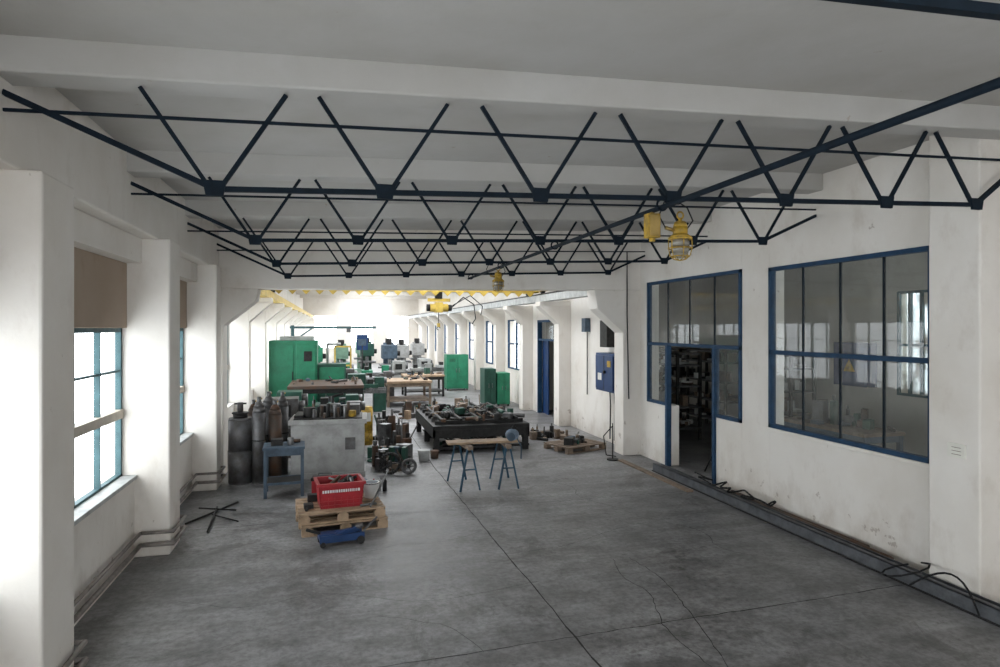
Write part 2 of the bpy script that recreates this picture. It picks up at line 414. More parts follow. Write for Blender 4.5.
def bar_win(name, y0, y1, z0, z1, zt, cols_top, cols_bot, door=None):
    w = B(name); x0, x1 = XR-.03, XR+.06
    F = .055; xp = XR+.02
    w.box(x0, x1, y0, y0+F, z0, z1, BLUEF); w.box(x0, x1, y1-F, y1, z0, z1, BLUEF)
    w.box(x0, x1, y0, y1, z1-F, z1, BLUEF); w.box(x0, x1, y0, y1, zt-.03, zt+.03, BLUEF)
    for k in range(1, cols_top):
        y = y0+(y1-y0)*k/cols_top; w.box(x0+.04, x1-.02, y-.012, y+.012, zt, z1, NAVY)
    w.pane(xp, y0+F, y1-F, zt, z1-F, GLASSD)
    if door:
        d0, d1 = door
        w.box(x0, x1, y0, d0, z0, z0+F, BLUEF); w.box(x0, x1, d1, y1, z0, z0+F, BLUEF)
        w.box(x0-.01, x1, d0-.035, d0+.035, 0, zt, BLUEF); w.box(x0-.01, x1, d1-.035, d1+.035, 0, zt, BLUEF)
        w.pane(xp, y0+F, d0-.03, z0+F, zt, GLASSD); w.pane(xp, d1+.03, y1-F, z0+F, zt, GLASSD)
    else:
        w.box(x0, x1, y0, y1, z0, z0+F, BLUEF)
        for k in range(1, cols_bot):
            y = y0+(y1-y0)*k/cols_bot; w.box(x0+.04, x1-.02, y-.012, y+.012, z0, zt, NAVY)
        w.pane(xp, y0+F, y1-F, z0+F, zt, GLASSD)
    return w.done()
bar_win('window_partition_1', 5.55, 8.26, 1.22, 3.6, 2.34, 4, 4)
bar_win('window_partition_2', 8.94, 12.11, 1.18, 3.64, 2.38, 4, 0, door=(9.69, 11.3))
b = B('trim_sill'); b.box(XR-.05, XR+.1, 5.5, 8.3, 1.17, 1.22, WALL); b.done(0.005)
fw = 1
for a, b_ in far_w:
    w = B('window_shop_%d' % fw); fw += 1
    for y in (a, (a+b_)/2-.03, b_-.05): w.box(XR-.02, XR+.06, y, y+.05, 1.2, 3.0, BLUEF)
    for z in (1.2, 2.1, 2.95): w.box(XR-.02, XR+.06, a, b_, z, z+.05, BLUEF)
    w.pane(XR+.02, a, b_, 1.2, 3.0, GLASS)
    w.done()
    portals.append(((XR+T+.05, (a+b_)/2, 2.1), (b_-a, 1.8), 'R'))
d = B('door_1')
d.box(XR-.04, XR+.1, 17.4, 17.47, 0, 2.95, BLUEF); d.box(XR-.04, XR+.1, 19.43, 19.5, 0, 2.95, BLUEF); d.box(XR-.04, XR+.1, 17.4, 19.5, 2.88, 2.95, BLUEF)
d.box(XR+.12, XR+.16, 18.9, 19.43, 0, 2.3, BLUE); d.box(XR-.02, XR+.1, 17.4, 19.5, 2.3, 2.36, BLUEF)
d.pane(XR+.08, 17.4, 19.5, 2.36, 2.9, GLASSD)
d.done()
for y in [16.6]+[20.1+3.6*i for i in range(8)]:
    p = B('column'); p.box(5.95, XR+.05, y, y+.42, 0, 3.3, WALL)
    p.prism([(5.95, y, 3.3), (5.95, y, 2.8), (5.4, y, 3.3)], (0, .42, 0), WALL)
    p.box(5.4, XR+.05, y, y+.42, 3.3, 3.42, WALL)
    p.done(0.01)

pf = B('portal_beam')
pf.prism([(-2.6, YN, 3.42), (-1.35, YN, 3.42), (5.25, YN, 3.5), (XR+.2, YN, 3.5), (XR+.2, YN, ZF+.1), (-2.6, YN, ZF+.1)], (0, .45, 0), WALL)
pf.prism([(-2.6, YN, 0), (-1.95, YN, 0), (-1.95, YN, 2.75), (-1.4, YN, 3.2), (-1.35, YN, 3.42), (-2.6, YN, 3.42)], (0, .45, 0), WALL)
pf.prism([(XR+.2, YN, 0), (5.9, YN, 0), (5.9, YN, 2.6), (5.32, YN, 3.1), (5.25, YN, 3.5), (XR+.2, YN, 3.5)], (0, .45, 0), WALL)
pf.done(0.015)

w = B('wall_back')
w.box(-2.6, 11, YB-.25, YB, 0, .8, WALL); w.box(-2.6, 11, YB-.25, YB, 3.5, 5, WALL)
w.box(-2.6, -1.6, YB-.25, YB, .8, 3.5, WALL); w.box(5.6, 11, YB-.25, YB, .8, 3.5, WALL)
w.done()
w = B('window_back')
for k in range(8): w.box(-1.6+k*7.2/7-.03, -1.6+k*7.2/7+.03, YB-.1, YB-.04, .8, 3.5, BLUEF)
for z in (.8, 2.2, 3.45): w.box(-1.6, 5.6, YB-.1, YB-.04, z, z+.05, BLUEF)
w.done()
portals.append(((2.0, YB-.2, 2.15), (7.2, 2.7), 'B'))
w = B('wall_far')
w.box(-2.6, 6.6, YF, YF+.25, 0, 1.2, WALL); w.box(-2.6, 6.6, YF, YF+.25, 3.6, ZF+.2, WALL)
for k in range(4): w.box(-2.6+k*2.7, -1.5+k*2.7, YF, YF+.25, 1.2, 3.6, WALL)
w.done()
portals.append(((2.0, YF+.2, 2.4), (8.6, 2.4), 'F'))

# side room
XS = 10.6
side_w = [(4.2, 7.4), (9.35, 10.1)]  # added windows: first lights the room unseen, second stands for reflections in the glass
w = B('wall_side_room')
prev = 3.5
for a, b_ in side_w:
    w.box(XS, XS+.2, prev, a, 0, 5.0, CREAM); w.box(XS, XS+.2, a, b_, 0, 1.4, CREAM); w.box(XS, XS+.2, a, b_, 3.4, 5, CREAM); prev = b_
w.box(XS, XS+.2, prev, 20.2, 0, 5.0, CREAM)
w.box(XR+T, XS, 3.3, 3.5, 0, 5.0, CREAM); w.box(XR+T, XS, 20.0, 20.2, 0, 5.0, CREAM)
w.done()
w = B('ceiling'); w.box(XR+T, XS+.2, YN+.38, 20.2, 4.9, 5.1, CEIL); w.done()
for i, (a, b_) in enumerate(side_w):
    w = B('window_side_room_added_%d' % (i+1))
    for k in range(4): y = a+(b_-a)*k/3; w.box(XS-.02, XS+.05, y-.025, y+.025, 1.4, 3.4, TEALF)
    for z in (1.4, 2.35, 3.36): w.box(XS-.02, XS+.05, a, b_, z, z+.05, TEALF)
    w.pane(XS+.03, a, b_, 1.4, 3.4, GLASS if i == 0 else FROST)
    w.done()
    portals.append(((XS+.25, (a+b_)/2, 2.4), (b_-a, 2.0), 'R'))

# ------------------------------------------------------------------ trusses
N1 = [-.79, .35, 1.53, 2.66, 3.73, 4.78, 5.81]
N2 = [-.83, .25, 1.31, 2.38, 3.40, 4.42, 5.46]
def truss(y, nodes, dz=0):
    t = B('roof_truss')
    zn = lambda x: 3.67+dz+.032*x
    top = lambda x: zb(x)-.005
    t.bar((nodes[0], y, zn(nodes[0])), (nodes[-1], y, zn(nodes[-1])), .036, .036, NAVY)
    t.bar((-2.03, y, 4.19), (nodes[0], y, zn(nodes[0])), .040, .036, NAVY)
    t.bar((nodes[-1], y, zn(nodes[-1])), (XR, y, 4.22), .040, .036, NAVY)
    t.bar((-2.03, y, 4.08), (XR, y, 4.30), .02, .02, NAVY)
    for x in nodes:
        z = zn(x)
        for s in (-1, 1):
            xt = x+s*.46
            if xt < XR-.05: t.bar((x+s*.03, y, z), (xt, y, top(xt)), .028, .028, NAVY)
        if dz == 0:
            t.prism([(x-.055, y-.03, z-.05), (x+.055, y-.03, z-.05), (x+.075, y-.03, z+.055), (x-.075, y-.03, z+.055)], (0, .024, 0), NAVY)
    t.done()
for y in TY: truss(y, N1 if y < 5 else N2, .02 if y < 3 else 0)
b = B('lamp_conduit_pipe')
b.cyl((2.57, -3, 3.68), (2.57, YN, 3.68), .022, NAVY, seg=10)
for y in TY: b.ring((2.57, y, 3.70), .045, .01, NAVY, 'Y', 12)
conduit = b.done()

# ------------------------------------------------------------------ lamps
def pendant(x, y, z):
    l = B('explosion_proof_lamp', loc=(x, y, z))
    l.tube([(0, 0, -.03), (0, 0, -.10)], .014, YEL)
    l.ring((0, 0, -.01), .03, .008, YEL, 'Y', 12)
    l.lathe([(.03, -.06), (.05, -.07), (.062, -.11), (.062, -.17), (.100, -.20), (.100, -.218)], YEL, seg=20)
    l.lathe([(.072, -.218), (.078, -.27), (.068, -.33), (.04, -.365), (.004, -.375)], GLOBE, seg=20)
    for k in range(6):
        a = k*math.pi/3+.3
        pr = [(.098, -.21), (.100, -.28), (.086, -.35), (.05, -.385), (0, -.395)]
        l.tube([(r*math.cos(a), r*math.sin(a), zz) for r, zz in pr], .0045, YEL, seg=6)
    l.ring((0, 0, -.29), .100, .005, YEL); l.ring((0, 0, -.36), .078, .005, YEL)
    l.cyl((-.06, 0, -.14), (-.14, 0, -.12), .016, BRASS)
    l.tube([(-.14, 0, -.12), (-.2, 0, -.02), (-.14, .02, .1), (-.02, .03, .12), (.08, .02, .06), (.12, 0, -.05), (.06, 0, -.13)], .006, BLACK, seg=6)
    l.done()
pendant(2.85, 4.9, 3.67)
pendant(2.60, 10.2, 3.68)
b = B('junction_box', loc=(2.56, 4.85, 3.55))
b.box(-.055, .055, -.045, .045, -.10, .10, YEL); b.cyl((0, 0, .10), (0, 0, .115), .02, YEL); b.cyl((0, 0, -.10), (0, 0, -.13), .025, YEL)
b.box(-.045, .045, -.055, -.045, -.085, .085, BRASS); b.done(0.012)
b = B('cable_conduit'); b.tube([(5.98, YN-.02, 4.3), (5.98, YN-.02, 3.0), (6.02, YN-.02, 1.2)], .012, BLACK); b.done()

# ------------------------------------------------------------------ crane
cr = B('crane_rail')
cr.box(-1.75, -1.5, YN+.5, YF, 3.42, 3.6, YELB); cr.box(-1.66, -1.6, YN+.5, YF, 3.6, 3.66, DARK); cr.done()
cr = B('crane_rail')
cr.box(5.45, 5.7, YN+.5, YF, 3.42, 3.6, LGREY); cr.box(5.55, 5.61, YN+.5, YF, 3.6, 3.66, DARK); cr.done()
g = B('bridge_crane')
yc = 17.6
g.box(-1.7, 5.65, yc-.02, yc+.02, 3.72, 3.98, YELB); g.box(-1.7, 5.65, yc-.12, yc+.12, 3.98, 4.02, YELB); g.box(-1.7, 5.65, yc-.12, yc+.12, 3.70, 3.74, YELB)
x = -1.55
while x < 5.5:
    g.prism([(x, yc-.16, 3.72), (x+.28, yc-.16, 3.72), (x+.14, yc-.16, 3.58)], (0, .05, 0), YELB); x += .34
for xx in (-1.62, 5.58):
    g.box(xx-.1, xx+.1, yc-.9, yc+.9, 3.72, 3.9, YELB)
    for s in (-.7, .7): g.cyl((xx-.05, yc+s, 3.74), (xx+.05, yc+s, 3.74), .08, DARK)
crane = g.done()
h = B('hoist', loc=(2.78, 17.6, 3.26), parent=crane)
h.cyl((-.24, 0, 0), (.26, 0, 0), .11, YELB, seg=18); h.box(-.10, .10, -.15, .15, -.13, .15, YELB); h.cyl((.26, 0, 0), (.36, 0, 0), .09, DARK)
h.cyl((-.24, 0, 0), (-.33, 0, 0), .10, DARK); h.box(-.30, .32, -.05, .05, .17, .26, YELB); h.box(-.1, .1, -.05, .05, .24, .45, DARK)
h.cyl((0, 0, -.13), (0, 0, -.45), .01, DARK); h.box(-.04, .04, -.04, .04, -.53, -.43, YELB); h.ring((0, 0, -.57), .045, .012, DARK, 'Y', 12, .8)
h.tube([(.36, 0, 0), (.7, 0, .3), (1.0, 0, .1), (1.05, 0, -.3), (.95, 0, -.45)], .014, BLACK)
h.tube([(.36, 0, .05), (.9, 0, .35), (1.25, 0, .05), (1.2, 0, -.2)], .012, BLACK)
h.done()

# ------------------------------------------------------------------ floor beam at right
b = B('steel_channel_beam')
x = 5.92
b.box(x-.085, x+.085, 3.5, 11.0, 0, .02, GALV); b.box(x-.10, x-.075, 3.5, 11.0, 0, .15, GALV); b.box(x+.07, x+.085, 3.5, 11.0, 0, .13, GALV)
b.box(x-.10, x-.03, 3.5, 11.0, .135, .15, GALV); b.box(x-.125, x-.10, 3.5, 11.0, 0, .015, DARK)
b.done(.003)
b = B('steel_pipe_stack')
for k, (xx, y0, y1, r) in enumerate(((6.06, 5.6, 9.2, .03), (6.13, 5.7, 8.6, .03), (6.20, 6.0, 8.9, .03), (6.10, 5.9, 8.2, .03), (6.16, 6.3, 9.0, .028))):
    b.cyl((xx, y0, r+(0.055 if k >= 3 else 0)), (xx, y1, r+(0.055 if k >= 3 else 0)), r, RUST, seg=10)
b.done()
b = B('timber_plank'); b.box(5.58, 5.70, 9.4, 12.0, 0, .03, OWOOD, rz=.012); b.done(.004)
b = B('black_hose')
pts = []
for i in range(60):
    t = i/59
    pts.append((6.0+.10*math.sin(t*22)+.05*math.sin(t*51), 7.8+t*2.0+.1*math.cos(t*31), .18+.03*math.sin(t*40)))
b.tube(pts, .014, BLACK, seg=6); b.done()
b = B('black_hose')
pts = [Vector((5.70+.14*math.cos(t*.7)+.02*t, 5.45+.22*math.sin(t*.7), .16+.1*math.cos(t*.7+1))) for t in range(10)]
b.tube(pts, .010, BLACK, seg=6)
pts = [Vector((5.74+.10*math.sin(t*.3), 4.6+t*.06, .05+.24*math.sin(t/12*math.pi))) for t in range(13)]
b.tube(pts, .010, BLACK, seg=6); b.done()
b = B('socket_plate'); b.box(6.03, 6.05, 4.98, 5.17, 1.40, 1.54, PAPER)
for k in range(3): b.box(6.027, 6.03, 5.02, 5.12, 1.43+k*.035, 1.435+k*.035, OWOOD)
b.done()

# ------------------------------------------------------------------ electrical cabinets
b = B('electrical_cabinet')
b.box(5.98, XR-.002, 13.05, 14.1, 1.25, 2.12, BLUE); b.box(5.95, 5.98, 13.1, 14.05, 1.3, 2.07, BLUE)
b.box(5.945, 5.95, 13.56, 13.58, 1.3, 2.07, DARK)
b.box(5.94, 5.95, 13.2, 13.38, 1.82, 1.96, YEL); b.box(5.94, 5.95, 13.7, 13.9, 1.5, 1.66, PAPER)
b.cyl((5.95, 13.5, 1.7), (5.90, 13.5, 1.7), .035, DARK)
b.box(5.97, 6.28, 13.03, 13.05, 1.6, 1.85, SBLUE)
b.box(6.08, XR-.002, 13.7, 14.1, 2.25, 2.88, DARK); b.tube([(6.2, 13.9, 2.85), (6.2, 13.9, 4.2)], .02, DARK)
for yy in (13.3, 13.55, 13.8): b.tube([(6.2, yy, 1.25), (6.22, yy, .9), (6.25, yy+.1, .1)], .016, DARK)
b.done(.01)
b = B('electrical_box'); b.box(6.15, XR-.002, 15.2, 15.45, 2.6, 2.95, SBLUE); b.tube([(6.25, 15.3, 2.6), (6.25, 15.3, 1.0)], .015, DARK); b.done(.01)

# ------------------------------------------------------------------ pallets etc
def pallet(x, y, z, rot, name='wooden_pallet', m=WOOD):
    p = B(name, loc=(x, y, z), rot=rot)
    for yy in (-.37, 0, .37): p.box(-.56, .56, yy-.05, yy+.05, 0, .02, m)
    for yy in (-.37, 0, .37):
        for xx in (-.49, 0, .49): p.box(xx-.07, xx+.07, yy-.05, yy+.05, .02, .1, m)
    for xx in (-.49, 0, .49): p.box(xx-.05, xx+.05, -.42, .42, .1, .12, m)
    for i in range(6):
        yy = -.37+i*.148; p.box(-.56, .56, yy-.055, yy+.055, .12, .14, m)
    return p.done(.003)
pallet(.08, 9.1, 0, .15); pal = pallet(.06, 9.14, .141, .11)
r = B('red_plastic_crate', loc=(.06, 9.08, .282), rot=.12)
W0, W1, D0, D1, H = .27, .30, .20, .23, .33
r.prism([(-W0, -D0, 0), (W0, -D0, 0), (W0, D0, 0), (-W0, D0, 0)], (0, 0, .02), RED)
r.prism([(-W0, -D0, 0), (W0, -D0, 0), (W1, -D1, H), (-W1, -D1, H)], (0, .02, 0), RED)
r.prism([(-W0, D0-.02, 0), (W0, D0-.02, 0), (W1, D1-.02, H), (-W1, D1-.02, H)], (0, .02, 0), RED)
r.prism([(-W0, -D0, 0), (-W0, D0, 0), (-W1, D1, H), (-W1, -D1, H)], (.02, 0, 0), RED)
r.prism([(W0-.02, -D0, 0), (W0-.02, D0, 0), (W1-.02, D1, H), (W1-.02, -D1, H)], (.02, 0, 0), RED)
for (x0, x1, y0, y1) in ((-W1-.02, W1+.02, -D1-.02, -D1+.02), (-W1-.02, W1+.02, D1-.02, D1+.02), (-W1-.02, -W1+.02, -D1, D1), (W1-.02, W1+.02, -D1, D1)):
    r.box(x0, x1, y0, y1, H-.025, H+.01, RED)
for zz in (.035, .09): r.box(-W0-.012, W0+.012, -D0-.022, -D0+.01, zz, zz+.012, RED)
for k in range(7): r.box(-.25+k*.083-.004, -.25+k*.083+.004, -D0-.02, -D0+.01, .02, .14, RED)
xx = -.25
while xx < .23:
    wd = random.uniform(.012, .026); r.box(xx, xx+wd, -D1-.003, -D1+.018, .215, .25, WHITE); xx += wd+.010
    if random.random() < .1: xx += .03
r.box(-W0+.02, W0-.02, -D0+.03, D0-.03, .02, .24, DARK)
for k in range(9): r.cyl((random.uniform(-.2, .2), random.uniform(-.13, .13), .24), (random.uniform(-.24, .24), random.uniform(-.16, .16), random.uniform(.3, .42)), random.uniform(.012, .03), random.choice([DARK, STEEL, RUST, BLACK]))
r.done()
b = B('plastic_bucket', loc=(.50, 9.33, .282)); b.lathe([(.09, 0), (.12, .2), (.128, .2), (.128, .215)], WHITE, seg=20); b.ring((0, 0, .21), .125, .006, DARK, 'Z', 20)
b.cyl((0, 0, .205), (0, 0, .217), .1, SBLUE, seg=16); b.done()
b = B('metal_rod'); b.cyl((.46, 8.75, .30), (.76, 9.5, .62), .012, STEEL); b.done()
j = B('trolley_jack', loc=(.10, 8.28, 0), rot=.15)
j.box(-.3, .25, -.11, -.08, .05, .14, BLUE); j.box(-.3, .25, .08, .11, .05, .14, BLUE); j.box(-.3, -.1, -.08, .08, .08, .15, BLUE)
for s in (-.1, .1):
    j.cyl((.2, s-.03, .05), (.2, s+.03, .05), .05, DARK); j.cyl((-.26, s-.02, .035), (-.26, s+.02, .035), .035, DARK)
j.bar((-.1, 0, .12), (.2, 0, .17), .06, .05, BLUE); j.cyl((.2, 0, .17), (.2, 0, .21), .05, STEEL)
j.cyl((-.28, 0, .15), (-.45, 0, .22), .02, DARK); j.cyl((.25, 0, .12), (.45, .1, .25), .014, STEEL); j.box(-.05, .12, -.08, .08, .05, .09, DARK)
j.done(.006)
b = B('hand_tools', parent=pal)
b.cyl((-.40, 8.85, .30), (-.33, 9.1, .31), .02, DARK); b.box(-.42, -.30, 8.95, 9.08, .283, .34, DARK); b.cyl((.3, 8.82, .3), (.52, 8.86, .3), .018, STEEL)
b.cyl((-.33, 9.35, .3), (-.1, 9.5, .3), .018, DARK); b.box(-.2, .2, 9.4, 9.52, .283, .40, SBLUE); b.box(-.35, -.22, 9.3, 9.4, .283, .38, DARK); b.done()

b = B('toolbox', loc=(.26, 10.45, 0), rot=.2)
b.box(-.25, .25, -.12, .12, 0, .2, DARK); b.box(-.26, .26, -.13, .13, .2, .26, SBLUE); b.tube([(-.15, 0, .26), (-.15, 0, .32), (.15, 0, .32), (.15, 0, .26)], .012, STEEL); b.done(.008)
b = B('red_toolbox', loc=(-.15, 10.6, 0), rot=-.1)
b.box(-.2, .2, -.1, .1, 0, .28, RED); b.box(-.21, .21, -.11, .11, .28, .33, DARK); b.tube([(-.1, 0, .33), (-.1, 0, .38), (.1, 0, .38), (.1, 0, .33)], .01, STEEL); b.done(.008)
b = B('spray_cans', loc=(.62, 10.75, 0))
for k in range(3): b.lathe([(.035, 0), (.035, .17), (.015, .19), (.015, .21)], [RED, LGREY, DARK][k], (k*.09, .05*(k % 2), 0), seg=12)
b.done()

b = B('scrap_steel_rods')
b.cyl((-1.98, 9.55, .02), (-1.45, 10.55, .02), .014, DARK); b.cyl((-1.62, 9.1, .02), (-1.7, 10.3, .03), .014, DARK)
b.cyl((-1.95, 10.3, .03), (-1.4, 10.0, .045), .012, DARK); b.cyl((-1.7, 9.9, .03), (-1.3, 9.5, .02), .01, DARK)
b.done()

def gas(x, y, r, h, m):
    g = B('gas_cylinder', loc=(x, y, 0))
    g.lathe([(r*.96, 0), (r, .03), (r, h*.82), (r*.85, h*.88), (r*.45, h*.94), (r*.3, h*.95)], m, seg=20)
    g.cyl((0, 0, h*.92), (0, 0, h), r*.33, STEEL); g.cyl((-.03, 0, h*.98), (.05, 0, h*.98), .015, BRASS)
    g.ring((0, 0, h*.5), r+.003, .01, DARK)
    g.done()
b = B('steel_tank', loc=(-1.60, 11.95, 0))
b.lathe([(.190, 0), (.197, .03), (.197, .55), (.202, .56), (.197, .57), (.197, 1.10), (.185, 1.14)], GUN, seg=28)
b.lathe([(.12, 1.14), (.12, 1.20), (.14, 1.21), (.14, 1.23)], DARK, seg=20); b.cyl((0, 0, 1.23), (0, 0, 1.40), .05, GUN); b.cyl((-.1, 0, 1.38), (.1, 0, 1.38), .015, DARK); b.done()
gas(-1.28, 11.85, .11, 1.5, GUN); gas(-1.03, 12.0, .11, 1.42, RUST); gas(-1.16, 12.27, .12, 1.55, GUN); gas(-1.43, 12.35, .10, 1.4, RUST); gas(-.94, 12.5, .10, 1.52, GUN)

t = B('steel_work_table', loc=(-.80, 10.98, 0), rot=.05)
t.box(-.32, .32, -.28, .28, .76, .80, SBLUE); t.box(-.29, .29, -.25, .25, .66, .76, SBLUE)
for sx in (-.28, .28):
    for sy in (-.24, .24): t.box(sx-.025, sx+.025, sy-.025, sy+.025, 0, .76, SBLUE)
t.box(-.28, .28, -.25, -.22, .2, .24, SBLUE); t.box(-.28, .28, .22, .25, .2, .24, SBLUE)
t.box(-.29, -.26, -.24, .24, .2, .24, SBLUE); t.box(.26, .29, -.24, .24, .2, .24, SBLUE); t.box(-.28, .28, -.24, .24, .22, .235, DARK)
t.box(-.2, -.02, -.1, .1, .8, .9, DARK); t.cyl((.1, -.05, .8), (.1, -.05, .92), .05, STEEL); t.cyl((.05, .12, .83), (.25, .15, .83), .03, RUST)
t.done(.004)

g = B('machine_base', loc=(-.10, 12.35, 0), rot=-.05)
g.box(-.66, .66, -.45, .45, .0, .10, GREY); g.box(-.64, .64, -.43, .43, .10, .97, GREY); g.box(-.68, .68, -.47, .47, .97, 1.05, GREY)
g.box(-.4, .1, -.437, -.43, .3, .75, GREY); g.box(.3, .48, -.438, -.43, .5, .72, GUN)
g.box(-.6, .6, -.4, .4, 1.05, 1.07, DARK)
g.cyl((-.35, -.1, 1.05), (-.35, -.1, 1.24), .11, DARK, seg=16); g.cyl((-.05, .0, 1.18), (.2, .0, 1.18), .12, STEEL, seg=16)
g.cyl((.42, -.2, 1.05), (.42, -.2, 1.18), .07, YEL, seg=16); g.box(.3, .55, .05, .35, 1.05, 1.25, GUN); g.box(-.6, -.45, -.3, .3, 1.05, 1.12, DARK)
g.tube([(.05, .2, 1.05), (.05, .2, 1.4), (.25, .2, 1.45)], .025, DARK)
for k in range(12): g.cyl((-.25+k*.06, -.3+.1*(k % 3), 1.05), (-.25+k*.06, -.3+.1*(k % 3), 1.05+random.uniform(.06, .3)), .028, random.choice([DARK, STEEL, RUST, GUN]))
g.done(.008)

def wheel(name, loc, R, w, m, axis='Y'):
    b = B(name, loc=loc)
    ax = Vector((0, 1, 0)) if axis == 'Y' else Vector((1, 0, 0))
    b.ring((0, 0, 0), R-.03, .03, m, axis, 24)
    b.cyl(ax*-w/2, ax*w/2, R*.22, DARK)
    for k in range(5):
        a = k*2*math.pi/5
        d = Vector((math.cos(a), 0, math.sin(a))) if axis == 'Y' else Vector((0, math.cos(a), math.sin(a)))
        b.bar(d*R*.2, d*(R-.04), .03, .02, m)
    b.done()
def clutter(name, x0, x1, y0, y1, z, n, hmax=.25, ms=None, smin=.05, smax=.22, parent=None):
    ms = ms or [DARK, STEEL, RUST, DGREEN, GUN, DARK, SBLUE, OWOOD]
    b = B(name, loc=((x0+x1)/2, (y0+y1)/2, z), parent=parent)
    for _ in range(n):
        x = random.uniform(x0, x1)-(x0+x1)/2; y = random.uniform(y0, y1)-(y0+y1)/2
        s = random.uniform(smin, smax); h = random.uniform(.04, hmax); m = random.choice(ms); k = random.random()
        if k < .4: b.cbox((x, y, h/2), (s, s*random.uniform(.4, 1.2), h), m, rz=random.uniform(0, 3))
        elif k < .6: b.cyl((x, y, 0), (x, y, h), s*.4, m, seg=14); b.cyl((x, y, h), (x, y, h*1.25), s*.15, STEEL, seg=8)
        elif k < .8:
            a = random.uniform(0, 3.1); dx, dy = math.cos(a)*s, math.sin(a)*s; r = s*.22
            b.cyl((x-dx, y-dy, r), (x+dx, y+dy, r), r, m, seg=12)
        elif k < .92:
            R = s*.5; b.ring((x, y, .03), R, .025, m, 'Z', 16)
        else:
            a = random.uniform(0, 3.1); b.bar((x, y, .02), (x+math.cos(a)*s*2, y+math.sin(a)*s*2, .05+h), .03, .03, m)
    return b.done(.005)
clutter('machine_parts_pile', .75, 1.45, 12.2, 13.6, 0, 70, .42)
clutter('gear_parts_pile', 1.0, 1.55, 13.8, 16.4, 0, 80, .65, [DARK, GUN, DGREEN, RUST, STEEL, DARK])
wheel('handwheel', (.98, 11.9, .21), .21, .08, DARK, 'Y')
wheel('handwheel', (1.32, 11.85, .15), .15, .06, GUN, 'Y')

def lathe_machine(name, x, y, rot, m, L=2.0):
    b = B(name, loc=(x, y, 0), rot=rot)
    b.box(-L/2, -L/2+.5, -.3, .3, 0, .6, m); b.box(L/2-.4, L/2, -.28, .28, 0, .6, m)
    b.box(-L/2, L/2, -.26, .26, .6, .72, STEEL); b.box(-L/2, L/2, -.24, -.14, .72, .78, STEEL); b.box(-L/2, L/2, .14, .24, .72, .78, STEEL)
    b.box(-L/2, -L/2+.55, -.28, .28, .72, 1.22, m); b.cyl((-L/2+.55, 0, 1.0), (-L/2+.68, 0, 1.0), .15, STEEL, seg=20)
    b.box(-.1, .35, -.34, .34, .78, .9, m); b.box(.02, .2, -.2, .1, .9, 1.05, DARK); b.cyl((.1, -.34, .7), (.1, -.42, .7), .09, STEEL)
    b.box(L/2-.35, L/2-.05, -.15, .15, .78, 1.1, m); b.cyl((L/2-.35, 0, 1.0), (L/2-.5, 0, 1.0), .04, STEEL); b.cyl((L/2-.05, 0, 1.0), (L/2+.04, 0, 1.0), .1, STEEL)
    b.box(-L/2+.1, -L/2+.4, -.3, -.28, .85, 1.1, DARK); b.done(.012)
lathe_machine('lathe', -.35, 14.3, 0.02, GUN, 1.9)
lathe_machine('shaping_machine', -.35, 15.8, 0.0, DGREEN, 1.9)
clutter('scrap_parts_pile', -1.1, .5, 16.4, 17.0, 0, 30, .8)
b = B('yellow_drum', loc=(.72, 15.15, 0)); b.lathe([(.13, 0), (.13, .3), (.138, .31), (.13, .32), (.13, .86), (.12, .88)], YEL, seg=20); b.box(-.08, .08, -.135, -.125, .55, .75, WHITE); b.done()

def bench(name, x0, x1, y0, y1, h, top, leg, th=.06, shelf=True):
    cx, cy = (x0+x1)/2, (y0+y1)/2; a, c_ = (x1-x0)/2, (y1-y0)/2
    b = B(name, loc=(cx, cy, 0))
    b.box(-a, a, -c_, c_, h-th, h, top)
    for sx in (-a+.06, a-.06):
        for sy in (-c_+.06, c_-.06): b.box(sx-.04, sx+.04, sy-.04, sy+.04, 0, h-th, leg)
    b.box(-a+.04, a-.04, -c_+.03, -c_+.06, h-th-.12, h-th, leg); b.box(-a+.04, a-.04, c_-.06, c_-.03, h-th-.12, h-th, leg)
    b.box(-a+.03, -a+.06, -c_, c_, h-th-.1, h-th, leg); b.box(a-.06, a-.03, -c_, c_, h-th-.1, h-th, leg)
    if shelf: b.box(-a+.05, a-.05, -c_+.05, c_-.05, .18, .22, leg)
    return b.done(.005)
q = bench('steel_bench', -1.2, .75, 17.4, 19.5, 1.18, RUST, DARK, .08)
clutter('bench_tools', -1.1, .6, 17.6, 19.3, 1.18, 14, .12, parent=q)
clutter('stored_parts', -1.0, .6, 17.6, 19.0, .22, 40, .6, parent=q)

p = B('steel_assembly_table', loc=(3.12, 15.2, 0))
p.box(-1.08, 1.08, -1.55, 1.55, .50, .58, DARK)
for sx in (-1.0, -.35, .35, 1.0):
    for sy in (-1.48, 0, 1.48): p.box(sx-.06, sx+.06, sy-.06, sy+.06, 0, .5, DARK)
p.box(-1.08, 1.08, -1.55, -1.5, .32, .5, DARK); p.box(-1.08, 1.08, -1.53, -1.48, .08, .13, DARK)
for sx in (-1.0, -.35, .35):
    p.bar((sx, -1.5, .1), (sx+.65, -1.5, .4), .04, .03, DARK); p.bar((sx+.65, -1.5, .1), (sx, -1.5, .4), .04, .03, DARK)
p.box(-1.08, -1.03, -1.55, 1.55, .32, .5, DARK); p.box(1.03, 1.08, -1.55, 1.55, .32, .5, DARK)
for k in range(6): p.box(-1.0, 1.0, -1.3+k*.52, -1.24+k*.52, .58, .66, GUN if k % 2 else DARK)
for k in range(5): p.box(-.9+k*.42, -.84+k*.42, -1.45, 1.45, .66, .72, DARK)
q = p.done(.004)
clutter('machine_parts', 2.15, 4.1, 13.75, 16.6, .66, 90, .15, [DARK, DARK, GUN, RUST, DGREEN, OWOOD], parent=q)
clutter('stored_parts', 2.2, 4.0, 13.9, 16.5, 0, 40, .3, [DARK, DGREEN, RUST], parent=q)

